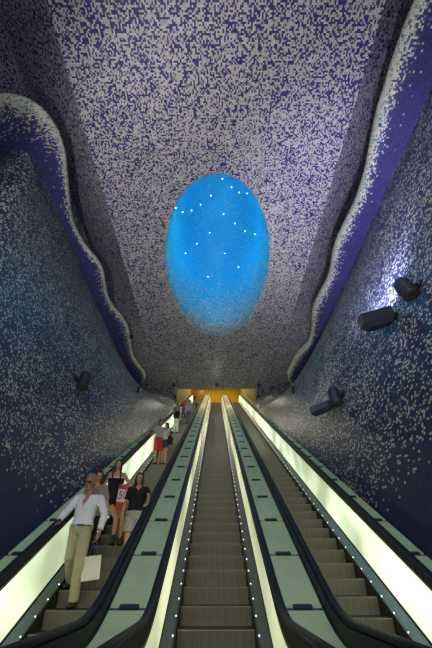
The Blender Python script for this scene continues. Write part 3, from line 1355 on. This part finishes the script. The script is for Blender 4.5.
def person(name_label, root, J, skin, hair, clothes, style='short', face=(0, 0, 0), fine=.009, wide=1.0, deep=1.0, hands=None, girl=False, glasses=False, shoe=None, feet=None, group=None):
    H = J['H']; k = H / 1.75
    e = empty('person', root, name_label, 'person', group)
    fm = (Matrix.Rotation(J['yaw'] + face[0], 3, 'Z') @ Matrix.Rotation(face[1], 3, 'X') @ Matrix.Rotation(face[2], 3, 'Y'))
    lr = .9 if girl else 1.0
    bm = bmesh.new()
    torso(bm, J, -.16, 1.02, 0, wide, deep)
    head_shape(bm, J, fm)
    hands = hands or {}
    for n, s in (('l', -1), ('r', 1)):
        sh, el, wr = J['sh' + n], J['el' + n], J['wr' + n]
        capsule(bm, J['neck'].lerp(sh, .3) - Vector((0, 0, .02)), sh, .05 * k, .052 * k * lr)
        limb(bm, sh, el, wr, .050 * k * lr, .038 * k * lr, .026 * k * lr)
        d, pn, curl = hands.get(n, ((wr - el).normalized(), Vector((-s, 0, 0)), .3))
        hand(bm, wr, d, pn, s, H, curl)
        hp, kn, an = J['hip' + n], J['kn' + n], J['an' + n]
        capsule(bm, hp, kn, .080 * k, .054 * k)
        mid = kn.lerp(an, .33) + Vector((0, .012 * k, 0))
        capsule(bm, kn, mid, .052 * k, .050 * k)
        capsule(bm, mid, an, .050 * k, .036 * k)
        fd = (feet or {}).get(n, Matrix.Rotation(J['yaw'], 3, 'Z') @ Vector((.12 * s, -1, 0))).normalized()
        capsule(bm, an - Vector((0, 0, .012 * k)) - fd * .03 * k, an + fd * .12 * k - Vector((0, 0, .040 * k)), .036 * k, .030 * k)
    body = remeshed('body', bm, fine * .8, skin, e, 3)
    # hair
    if style != 'none':
        bm = bmesh.new(); hair_shape(bm, J, fm, style)
        remeshed('hair', bm, fine, hair, e, 3)
    kh = k * J.get('hs', 1)
    if fine < .012:
        for s in (-1, 1):
            bm = bmesh.new()
            ball(bm, J['head'] + fm @ Vector((.030 * s, -.081, .004)) * kh, (.013 * kh, .007 * kh, .007 * kh), 2, fm.to_4x4())
            finish('eye', bm, M_EYE, body)
        bm = bmesh.new()
        ball(bm, J['head'] + fm @ Vector((0, -.087, -.056)) * kh, (.020 * kh, .006 * kh, .005 * kh), 2, fm.to_4x4())
        finish('mouth', bm, M_LIP, body)
    if glasses:
        g = bmesh.new()
        for s in (-1, 1):
            add_box(g, J['head'] + fm @ Vector((.031 * s, -.098, .004)) * kh, (.048 * kh, .006 * kh, .026 * kh), fm.to_4x4(), .006 * kh)
            add_box(g, J['head'] + fm @ Vector((.066 * s, -.045, .008)) * kh, (.004 * kh, .11 * kh, .006 * kh), fm.to_4x4())
        add_box(g, J['head'] + fm @ Vector((0, -.098, .010)) * kh, (.02 * kh, .005 * kh, .006 * kh), fm.to_4x4())
        finish('glasses', g, M_GLASS, e)
    made = {}
    for c in clothes:
        bm = bmesh.new()
        g = c.get('grow', .014)
        kind = c['kind']
        if kind == 'top':
            torso(bm, J, c.get('hem', -.02), c.get('neck', .95), g, wide * c.get('wide', 1.0), deep)
            for n in ('l', 'r'):
                sh, el, wr = J['sh' + n], J['el' + n], J['wr' + n]
                f = c.get('sleeve', 0)
                if f <= 0:
                    continue
                capsule(bm, J['neck'].lerp(sh, .42) - Vector((0, 0, .02)), sh, .05 * k + g * .6, .052 * k * lr + g)
                a, b, d = cut(sh, el, wr, f)
                r0, r1, r2 = .052 * k * lr + g, .042 * k * lr + g * (1.0), .032 * k * lr + g
                if d is None:
                    capsule(bm, a, b, r0, r0 * .98, True, False)
                else:
                    capsule(bm, a, b, r0, r1)
                    capsule(bm, b, d, r1, r2, True, False)
        elif kind == 'trousers':
            torso(bm, J, -.15, c.get('waist', .14), g, wide, deep)
            for n in ('l', 'r'):
                a, b, d = cut(J['hip' + n], J['kn' + n], J['an' + n], c['length'])
                r0, r1, r2 = .084 * k + g, .060 * k + g * 1.2, .050 * k + g * 1.1
                if d is None:
                    capsule(bm, a, b, r0, r0 * c.get('flare', .98), True, False)
                else:
                    capsule(bm, a, b, r0, r1)
                    capsule(bm, b, d, r1, r2, True, False)
        elif kind == 'skirt':
            hip = J['pelvis']
            kn = (J['knl'] + J['knr']) / 2
            torso(bm, J, -.15, .2, g, wide, deep)
            cone(bm, hip.lerp(kn, c['length']), hip + Vector((0, 0, .06 * H)), .105 * H, .088 * H, 24)
        elif kind == 'belt':
            torso(bm, J, c['at'] - .022, c['at'] + .022, .022, wide, deep)
        elif kind == 'strap':
            for s in (-1, 1):
                pass
        elif kind == 'collar':
            up = J['neck'] - J['pelvis']
            X = (J['shr'] - J['shl']).normalized()
            Y = up.cross(X).normalized()
            N0 = J['pelvis'] + up * .965
            for s in (-1, 1):
                pts = [N0 + Y * .066 * k + up * .05, N0 + X * s * .056 * k + Y * .03 * k + up * .045, N0 + X * s * .068 * k - Y * .03 * k + up * .015, N0 + X * s * .052 * k - Y * .088 * k - up * .06, N0 + X * s * .060 * k - Y * .105 * k - up * .13]
                rr = [.016, .017, .020, .022, .014]
                for q in range(4):
                    capsule(bm, pts[q], pts[q + 1], rr[q] * k, rr[q + 1] * k)
        elif kind == 'straps':
            up = J['neck'] - J['pelvis']
            X = (J['shr'] - J['shl']).normalized()
            Y = up.cross(X).normalized()
            for s in (-1, 1):
                w = X * s * .052 * H
                pts = [J['pelvis'] + up * .70 + w - Y * .075 * H, J['pelvis'] + up * .88 + w - Y * .058 * H, J['pelvis'] + up * .955 + w * 1.05, J['pelvis'] + up * .88 + w + Y * .058 * H, J['pelvis'] + up * .70 + w + Y * .07 * H]
                for a, b in zip(pts[:-1], pts[1:]):
                    capsule(bm, a, b, .016, .016)
        vc = None
        if c.get('vneck'):
            up = J['neck'] - J['pelvis']
            X = (J['shr'] - J['shl']).normalized()
            Y = up.cross(X).normalized()
            dpt = c['vneck']
            P0 = J['pelvis'].copy()

            def vc(p, up=up, X=X, Y=Y, dpt=dpt, P0=P0):
                q = p - P0
                t = q.dot(up) / up.length_squared
                return q.dot(Y) < 0 and t > dpt and abs(q.dot(X)) < min(.06, (t - dpt) * .24) * H / 1.75 + .004
        par = made.get(c.get('on'), e)
        o = made[c['name']] = remeshed(c['name'], bm, fine, c['mat'], par, c.get('smooth', 3), c.get('wrinkle', .004 if fine < .013 else 0), vc)
        if c.get('label'):
            o['label'] = c['label']
    if shoe:
        for n, s in (('l', -1), ('r', 1)):
            an = J['an' + n]
            fd = (feet or {}).get(n, Matrix.Rotation(J['yaw'], 3, 'Z') @ Vector((.12 * s, -1, 0))).normalized()
            bm = bmesh.new()
            zf = an.z - .042 * k
            lo = Vector((0, 0, -.045 * H + .036 * k))
            capsule(bm, an + lo - fd * .045 * k, an + lo + fd * .15 * k, .050 * k, .040 * k)
            if shoe.get('high'):
                capsule(bm, an + lo, an + Vector((0, .005, .13 * k)), .050 * k, .058 * k, True, False)
            else:
                capsule(bm, an + lo - fd * .03 * k, an - fd * .01 * k - Vector((0, 0, .005)), .046 * k, .048 * k, True, False)
            # cut flat by the sole
            bmesh.ops.bisect_plane(bm, geom=bm.verts[:] + bm.edges[:] + bm.faces[:], plane_co=Vector((0, 0, an.z - .045 * H + .002)), plane_no=(0, 0, -1), clear_outer=True)
            bmesh.ops.holes_fill(bm, edges=[q for q in bm.edges if q.is_boundary])
            remeshed('shoe', bm, fine * .8, shoe['mat'], e, 2)
    return e


def cloth(name, c, **kw):
    return plain(name, c, .8, 0, .2, **kw)


M_EYE = plain('eye', (.03, .02, .018, 1), .25)
M_LIP = plain('lips', (.32, .11, .09, 1), .5)
M_GLASS = plain('dark spectacles', (.06, .045, .04, 1), .3, 0, .4)
SKIN = plain('skin', (.50, .27, .165, 1), .55, 0, .35, .06)
SKIN2 = plain('skin tanned', (.40, .20, .12, 1), .55, 0, .35, .06)
H_GREY = plain('grey hair', (.22, .21, .20, 1), .7, 0, .3, .3, 60)
H_BROWN = plain('brown hair', (.055, .026, .014, 1), .5, 0, .4, .4, 50)
H_DARK = plain('dark hair', (.018, .012, .010, 1), .5, 0, .4, .4, 50)
M_SHOE = plain('black leather', (.014, .013, .012, 1), .3)
C_WHITE = cloth('white cotton', (.74, .77, .86, 1), noise=.06, scale=9)
C_KHAKI = cloth('khaki cotton', (.40, .37, .23, 1), noise=.10, scale=11)
C_BLACK = cloth('black cloth', (.016, .015, .018, 1))
C_GREY = cloth('grey jersey', (.34, .34, .35, 1))
C_TAUPE = cloth('taupe jersey', (.27, .24, .22, 1))
C_RED = cloth('red cloth', (.55, .05, .025, 1))
C_TEAL = cloth('teal cloth', (.03, .22, .2, 1))
C_YELLOW = cloth('yellow cloth', (.55, .42, .03, 1))
C_ORANGE = cloth('orange cloth', (.6, .20, .06, 1))
C_PALE = cloth('pale cloth', (.62, .58, .5, 1))
C_NAVY = cloth('navy cloth', (.05, .06, .10, 1))


def pattern_mat():
    m, nt, b = new_mat('patterned shorts cloth')
    N, L = nt.nodes, nt.links
    tc = N.new('ShaderNodeTexCoord')
    v = N.new('ShaderNodeTexVoronoi'); v.inputs['Scale'].default_value = 55
    L.new(tc.outputs['Object'], v.inputs['Vector'])
    rp = N.new('ShaderNodeValToRGB')
    rp.color_ramp.elements[0].color = (.09, .09, .085, 1)
    rp.color_ramp.elements[1].color = (.40, .39, .34, 1)
    rp.color_ramp.elements[0].position = .15; rp.color_ramp.elements[1].position = .5
    L.new(v.outputs['Distance'], rp.inputs[0])
    L.new(rp.outputs[0], b.inputs['Base Color'])
    b.inputs['Roughness'].default_value = .8
    return m


C_PATTERN = pattern_mat()
LN = NOSES[-SPACE]


def on_step(px, py):
    """point on the tread of the left escalator's step seen at this foot pixel"""
    d = s_to_d(py, 3.29)
    dn, zn = min(LN, key=lambda q: abs(q[0] + .12 - d))
    p = at_y(px, py, dn + .15)
    return Vector((p.x, dn + .17, zn - .004))


def next_step(p, k=1):
    i = min(range(len(LN)), key=lambda i: abs(LN[i][0] + .17 - p.y))
    d, z = LN[min(i + k, len(LN) - 1)]
    return d + .17, z - .004


def height_to(root, py_top):
    return at_y(216, py_top, root.y).z - root.z


# --- man in the white shirt, stepping down, hand on the rail, carrying a paper bag
f0 = on_step(69.5, 608)
d1, z1 = next_step(f0)
D = f0.y + .12
root = Vector((f0.x, f0.y, f0.z))
Hm = 1.76
J = {'H': Hm, 'yaw': R(-4), 'hs': 1.17}
J['anr'] = Vector((f0.x, f0.y + .06, f0.z + .045 * Hm))
J['anl'] = Vector((at_y(68.5, 585, d1).x, d1 + .06, z1 + .045 * Hm))
J['pelvis'] = at_y(81, 529, D)
J['neck'] = at_y(89.5, 495.5, D + .0)
J['head'] = at_y(90.3, 482.2, D - .03)
J['hipl'] = at_y(75.5, 531, D); J['hipr'] = at_y(85.5, 531, D)
J['knr'] = at_y(79, 566, D - .16)
J['knl'] = at_y(70, 557, D - .02)
J['shl'] = at_y(77.5, 499, D); J['shr'] = at_y(100.5, 499, D)
J['ell'] = at_y(65, 513.5, D - .10); J['wrl'] = at_y(57, 522.0, D - .28)
J['elr'] = at_y(104.5, 515, D + .04); J['wrr'] = at_y(99, 533, D - .06)
for n in ('hipl', 'hipr', 'pelvis'):
    pass
print('MAN limb lengths', [(a, b, round((J[a] - J[b]).length, 2)) for a, b in (('hipr', 'knr'), ('knr', 'anr'), ('hipl', 'knl'), ('knl', 'anl'), ('shl', 'ell'), ('ell', 'wrl'), ('shr', 'elr'), ('elr', 'wrr'), ('pelvis', 'neck'), ('shl', 'shr'))], 'head top', height_to(root, 472))
railL = at_y(48, 528.2, 5.58)
man = person('grey-haired man in white shirt and khaki trousers, hand on the handrail', root, J, SKIN2, H_GREY,
             [dict(kind='trousers', name='trousers', length=1.0, mat=C_KHAKI, grow=.018, waist=.10, wrinkle=.008),
              dict(kind='top', name='shirt', hem=.10, neck=.985, sleeve=.90, mat=C_WHITE, grow=.018, wide=1.0, vneck=.66, wrinkle=.007),
              dict(kind='belt', name='belt', on='trousers', at=.085, mat=M_SHOE, wrinkle=0),
              dict(kind='collar', name='collar', on='shirt', mat=C_WHITE, wrinkle=0)],
             style='grey', face=(R(2), R(10), 0), fine=.008, wide=.98, deep=1.05, glasses=True, shoe=dict(mat=M_SHOE),
             hands={'l': ((railL - J['wrl']), Vector((.2, 0, -1)), .25), 'r': (Vector((-.12, -.06, -1)), Vector((-1, 0, 0)), .85)})

# paper bag hanging from his hand
hb = J['wrr'] + Vector((-.02, -.02, -.09))
topc = at_y(92.5, 556, hb.y - .02)
botc = at_y(90, 580.5, hb.y - .02)
bag = empty('paper_bag', botc, 'cream paper carrier bag with blue cord handles held by the man in white', 'bag')
hgt = (topc - botc).length
upv = (topc - botc).normalized()
ywb = R(14)
xv = Matrix.Rotation(ywb, 3, 'Z') @ Vector((1, 0, 0))
xv = (xv - upv * xv.dot(upv)).normalized()
yv = upv.cross(xv)
MB_ = Matrix((xv, yv, upv)).transposed().to_4x4()
C_PAPER = plain('cream paper', (.66, .64, .55, 1), .7, 0, .3, .05, 8)
bm = bmesh.new()
wv = []
bw = .262
for z, kx, ky in ((0, 1, 1), (.45, 1.0, .95), (1, .99, .8)):
    wv.append([bm.verts.new(botc + MB_ @ Vector((a * bw / 2 * kx, b * .095 / 2 * ky, z * hgt))) for a, b in ((-1, -1), (0, -1), (1, -1), (1, 0), (1, 1), (0, 1), (-1, 1), (-1, 0))])
for j in (3, 7):   # gusset folds inward
    for r_ in (1, 2):
        wv[r_][j].co -= MB_ @ Vector(((1 if j == 3 else -1) * .02, 0, 0))
for a, b in zip(wv[:-1], wv[1:]):
    for j in range(8):
        bm.faces.new((a[j], a[(j + 1) % 8], b[(j + 1) % 8], b[j]))
bm.faces.new(wv[0][::-1])
bag_body = finish('bag_body', bm, C_PAPER, bag)
C_CORD = plain('blue cord', (.03, .05, .16, 1), .7)
for yo in (-.036, .036):
    bm = bmesh.new()
    pts = [botc + MB_ @ Vector((-.06, yo, hgt - .01)), hb + Vector((-.012, yo * .3, -.01)), hb + Vector((.012, yo * .3, -.01)), botc + MB_ @ Vector((.06, yo, hgt - .01))]
    for a, b in zip(pts[:-1], pts[1:]):
        capsule(bm, a, b, .006, .006)
    finish('cord_handle', bm, C_CORD, bag)
# white script on the bag front
C_INK = plain('white print', (.9, .9, .88, 1), .6)
bm = bmesh.new()
for row, (cx_, amp, ln, zc) in enumerate(((.02, .012, .10, .56), (.025, .005, .06, .45))):
    pts = []
    for i in range(40):
        t = i / 39
        pts.append(botc + MB_ @ Vector((cx_ - ln / 2 + ln * t + .006 * math.sin(t * 30), -.0475, zc * hgt + amp * math.sin(t * 26) * (1.3 if i < 9 else .8))))
    for a, b in zip(pts[:-1], pts[1:]):
        cone(bm, a, b, .0028, .0028, 6)
finish('script_print', bm, C_INK, bag_body)

# --- woman behind the man
r2 = on_step(98, 570)
r2.x = at_y(99, 478, r2.y).x
H2 = height_to(r2, 470)
J = pose(r2, H2, R(14), .92)
J['elr'] = at_y(108, 511, r2.y + .02); J['wrr'] = at_y(106, 518.5, r2.y - .2)
J['ell'] = J['shl'] + Vector((-.04, .02, -.26)); J['wrl'] = J['ell'] + Vector((.14, -.16, .02))
person('woman in taupe top looking down behind the man in white', r2, J, SKIN, H_BROWN,
       [dict(kind='top', name='shirt', hem=-.16, neck=.93, sleeve=.32, mat=C_TAUPE, grow=.016),
        dict(kind='trousers', name='trousers', length=.95, mat=C_BLACK, grow=.012)],
       style='long', face=(R(8), R(14), 0), fine=.010, girl=True, shoe=dict(mat=M_SHOE),
       hands={'r': (Vector((-.6, -.6, .1)), Vector((0, 0, 1)), .6)})
hp = J['wrr'] + Vector((-.07, -.08, .03))
bm = bmesh.new(); add_box(bm, hp, (.075, .012, .14), Matrix.Rotation(R(-50), 4, 'X'), .006)
ph = finish('phone', bm, M_BLACK)
tag(ph, 'dark phone in the hands of the woman behind the man in white', 'phone')

# --- girl in the black playsuit with the shopping bag
r3 = on_step(115.5, 545)
H3 = height_to(r3, 459.5)
r3.x = at_y(118.5, 468, r3.y).x
J = pose(r3, H3, R(10), .92)
J['head'] += Vector((-.01, 0, 0))
J['ell'] = at_y(108, 479.5, r3.y - .02); J['wrl'] = at_y(102, 487, r3.y - .10)
J['elr'] = at_y(131.5, 487, r3.y + .02); J['wrr'] = at_y(126, 485.5, r3.y - .18)
J['anl'].x = at_y(112, 543, r3.y).x; J['anr'].x = at_y(118.5, 541, r3.y).x
J['anr'] += Vector((0, .05, 0))
J['knl'].x = J['anl'].x + .01; J['knr'].x = J['anr'].x
person('young woman in black playsuit and ankle boots holding up a shopping bag', r3, J, SKIN, H_BROWN,
       [dict(kind='top', name='playsuit', hem=-.15, neck=.74, sleeve=0, mat=C_BLACK, grow=.014),
        dict(kind='straps', name='shoulder_straps', mat=C_BLACK, wrinkle=0),
        dict(kind='trousers', name='playsuit_legs', length=.20, mat=C_BLACK, grow=.018, flare=1.1),
        dict(kind='top', name='camisole', hem=.66, neck=.77, sleeve=0, mat=C_WHITE, grow=.010)],
       style='long', face=(R(0), R(2), 0), fine=.010, girl=True, shoe=dict(mat=M_SHOE, high=True),
       hands={'l': (Vector((-.7, -.5, -.3)), Vector((0, 0, -1)), .3), 'r': (Vector((-.8, -.4, .1)), Vector((-.2, .3, -1)), .7)})
a3 = J['wrr'] + Vector((-.07, -.05, -.03))
bagd = a3.y - .03
TL, TR = at_y(120, 484.5, bagd), at_y(133.5, 487.5, bagd)
BL, BR = at_y(115.3, 507, bagd - .02), at_y(127.5, 507, bagd - .02)
sb = empty('shopping_bag', (BL + BR) / 2, 'red and white shopping bag printed 50 held up by the young woman in black playsuit', 'bag')


def bag_patch(u0, u1, v0, v1, th, name, mat, par, n=6):
    bm = bmesh.new()
    fr = []
    for layer in (-1, 1):
        g = []
        for i in range(n + 1):
            row = []
            v = v0 + (v1 - v0) * i / n
            for j in range(n + 1):
                u = u0 + (u1 - u0) * j / n
                p = BL.lerp(BR, u).lerp(TL.lerp(TR, u), v)
                bulge = .022 * math.sin(PI * min(1, max(0, u))) * math.sin(PI * min(1, max(0, v * .9 + .05)))
                row.append(bm.verts.new(p + Vector((0, layer * (th + bulge), 0))))
            g.append(row)
        fr.append(g)
    for g in fr:
        for i in range(n):
            for j in range(n):
                bm.faces.new((g[i][j], g[i][j + 1], g[i + 1][j + 1], g[i + 1][j]))
    for i in range(n):
        bm.faces.new((fr[0][i][0], fr[0][i + 1][0], fr[1][i + 1][0], fr[1][i][0]))
        bm.faces.new((fr[0][i][n], fr[0][i + 1][n], fr[1][i + 1][n], fr[1][i][n]))
        bm.faces.new((fr[0][0][i], fr[0][0][i + 1], fr[1][0][i + 1], fr[1][0][i]))
        bm.faces.new((fr[0][n][i], fr[0][n][i + 1], fr[1][n][i + 1], fr[1][n][i]))
    return finish(name, bm, mat, par, smooth=False)


C_BAGW = plain('white plastic', (.72, .70, .68, 1), .4)
C_BAGR = plain('red plastic', (.60, .035, .03, 1), .4)
white_panel = bag_patch(0, 1, .22, .80, .012, 'white_panel', C_BAGW, sb)
bag_patch(0, 1, 0, .22, .013, 'red_band', C_BAGR, sb, 4)
bag_patch(0, 1, .80, 1, .013, 'red_band', C_BAGR, sb, 4)
bag_patch(.36, .64, 1.0, 1.10, .008, 'handle', C_BAGR, sb, 2)
fc = bpy.data.curves.new('num', 'FONT')
fc.body = '50'
fc.extrude = .003
fc.align_x = 'CENTER'; fc.align_y = 'CENTER'
to = bpy.data.objects.new('num', fc); link(to)
dg = bpy.context.evaluated_depsgraph_get()
tm = bpy.data.meshes.new_from_object(to.evaluated_get(dg))
bpy.data.objects.remove(to)
uu = (BR - BL).normalized()
vv = ((TL + TR) / 2 - (BL + BR) / 2).normalized()
nn = uu.cross(vv).normalized()
vv = (vv)
cc = BL.lerp(BR, .43).lerp(TL.lerp(TR, .43), .52) + Vector((0, -.040, 0))
sz = (TL - BL).length * .50
for v in tm.vertices:
    v.co = cc + uu * v.co.x * sz * .95 + vv * v.co.y * sz + nn * v.co.z
mesh_obj('lettering', tm, C_BAGR, white_panel)

# --- girl in black T-shirt and patterned shorts
r4 = on_step(127, 561)
r4.x = at_y(140, 480, r4.y).x
H4 = height_to(r4, 472.5)
J = pose(r4, H4, R(6), .95)
J['head'] += Vector((.0, -.02, 0))
J['elr'] = at_y(149, 497, r4.y - .16); J['wrr'] = at_y(147.3, 504.3, r4.y - .37)
J['ell'] = at_y(124.5, 506, r4.y + .0); J['wrl'] = at_y(122, 519, r4.y - .08)
person('girl in black T-shirt and patterned grey shorts, hand on the right-hand rail', r4, J, SKIN, H_BROWN,
       [dict(kind='top', name='shirt', hem=-.02, neck=.95, sleeve=.34, mat=C_BLACK, grow=.016, vneck=.84),
        dict(kind='trousers', name='shorts', length=.33, mat=C_PATTERN, grow=.022, flare=1.0)],
       style='long', face=(R(-4), R(6), R(4)), fine=.010, girl=True, shoe=dict(mat=M_SHOE),
       hands={'r': (Vector((-.12, -.9, -.25)), Vector((-.1, 0, -1)), .25)})

# --- couple further up
r5 = on_step(156.5, 463)
J = pose(r5, min(1.72, height_to(r5, 419.5)), R(38))
J['ell'] = J['shl'] + Vector((-.12, .02, -.24)); J['wrl'] = at_y(147.5, 436, r5.y - .05)
person('man in pale grey T-shirt and red shorts standing by the left rail', r5, J, SKIN2, H_DARK,
       [dict(kind='top', name='shirt', hem=-.06, neck=.96, sleeve=.36, mat=C_GREY, grow=.02),
        dict(kind='trousers', name='shorts', length=.47, mat=C_RED, grow=.03, flare=1.05)],
       style='short', face=(R(10), R(16), 0), fine=.014, shoe=dict(mat=M_SHOE))
r6 = on_step(163.5, 461.5)
r6.x += .0
J = pose(r6, 1.58, R(-40), .9)
J['wrr'] = J['elr'] + Vector((-.05, -.18, .12)); J['wrl'] = J['ell'] + Vector((.12, -.2, .05))
person('dark-haired woman in pale top beside the man in red shorts', r6, J, SKIN, H_DARK,
       [dict(kind='top', name='shirt', hem=-.1, neck=.92, sleeve=.2, mat=C_PALE, grow=.015),
        dict(kind='trousers', name='shorts', length=.30, mat=C_NAVY, grow=.018)],
       style='bob', face=(R(-10), R(18), 0), fine=.014, girl=True, shoe=dict(mat=M_SHOE))
pb = r6 + Vector((.19, -.12, .86))
hb_ = empty('handbag', pb, 'black handbag at the hip of the woman beside the man in red shorts', 'bag')
bm = bmesh.new(); add_box(bm, pb, (.10, .24, .28), rotz(R(-30)), .03)
finish('bag_body', bm, C_BLACK, hb_)
bm = bmesh.new()
tp = J['shr'] + Vector((0, -.01, .075))
pts = [pb + Vector((0, -.06, .13)), J['shr'] + Vector((.06, -.08, -.05)), tp, J['shr'] + Vector((.06, .09, -.05)), pb + Vector((0, .06, .13))]
for a, b in zip(pts[:-1], pts[1:]):
    capsule(bm, a, b, .012, .012)
finish('shoulder_strap', bm, C_BLACK, hb_)


def small(px, pyf, pyt, label, top, bottom, length=.95, style='short', sleeve=.34, yaw=0, hair=None, H=None, hem=-.03):
    r = on_step(px, pyf)
    r.x = at_y(px, pyt + 3, r.y).x
    h = H or max(1.5, min(1.8, height_to(r, pyt)))
    J = pose(r, h, R(yaw), .92 if style != 'short' else 1)
    J['wrl'] += Vector((.04, -.16, .12)); J['wrr'] += Vector((-.03, -.08, .03))
    person(label, r, J, SKIN if style != 'short' else SKIN2, hair or H_DARK,
           [dict(kind='top', name='shirt', hem=hem, neck=.95, sleeve=sleeve, mat=top, grow=.018),
            dict(kind='trousers', name='trousers', length=length, mat=bottom, grow=.014)],
           style=style, face=(0, R(8), 0), fine=.018, girl=style != 'short', shoe=dict(mat=M_SHOE))


small(177.5, 433, 406.5, 'person in black sleeveless top and white trousers on the left escalator', C_BLACK, C_PALE, sleeve=0, yaw=-12)
small(189, 424, 400, 'man in grey shirt and trousers beside the one in white trousers', C_GREY, cloth('slate cloth', (.12, .12, .13, 1)))
small(177.5, 426, 403, 'person in teal shirt behind the one in the black sleeveless top', C_TEAL, C_NAVY, yaw=10)
small(184, 418, 398.5, 'woman with brown hair in red top, third row behind the person in white trousers', C_RED, C_NAVY, style='bob', hair=H_BROWN)
small(188.5, 413.5, 397, 'dark-haired person in white top, behind the man in grey shirt', C_PALE, C_NAVY)
small(198, 411.5, 396.5, 'person in yellow shirt beside the glass deck near the top of the left escalator', C_YELLOW, C_NAVY, yaw=15)
small(195, 404.5, 388.5, 'person in orange top stepping on at the head of the left escalator', C_ORANGE, C_NAVY)
small(201.5, 402.5, 387.5, 'person in pale top at the escalator head next to the one in orange', C_PALE, C_ORANGE, style='bob')
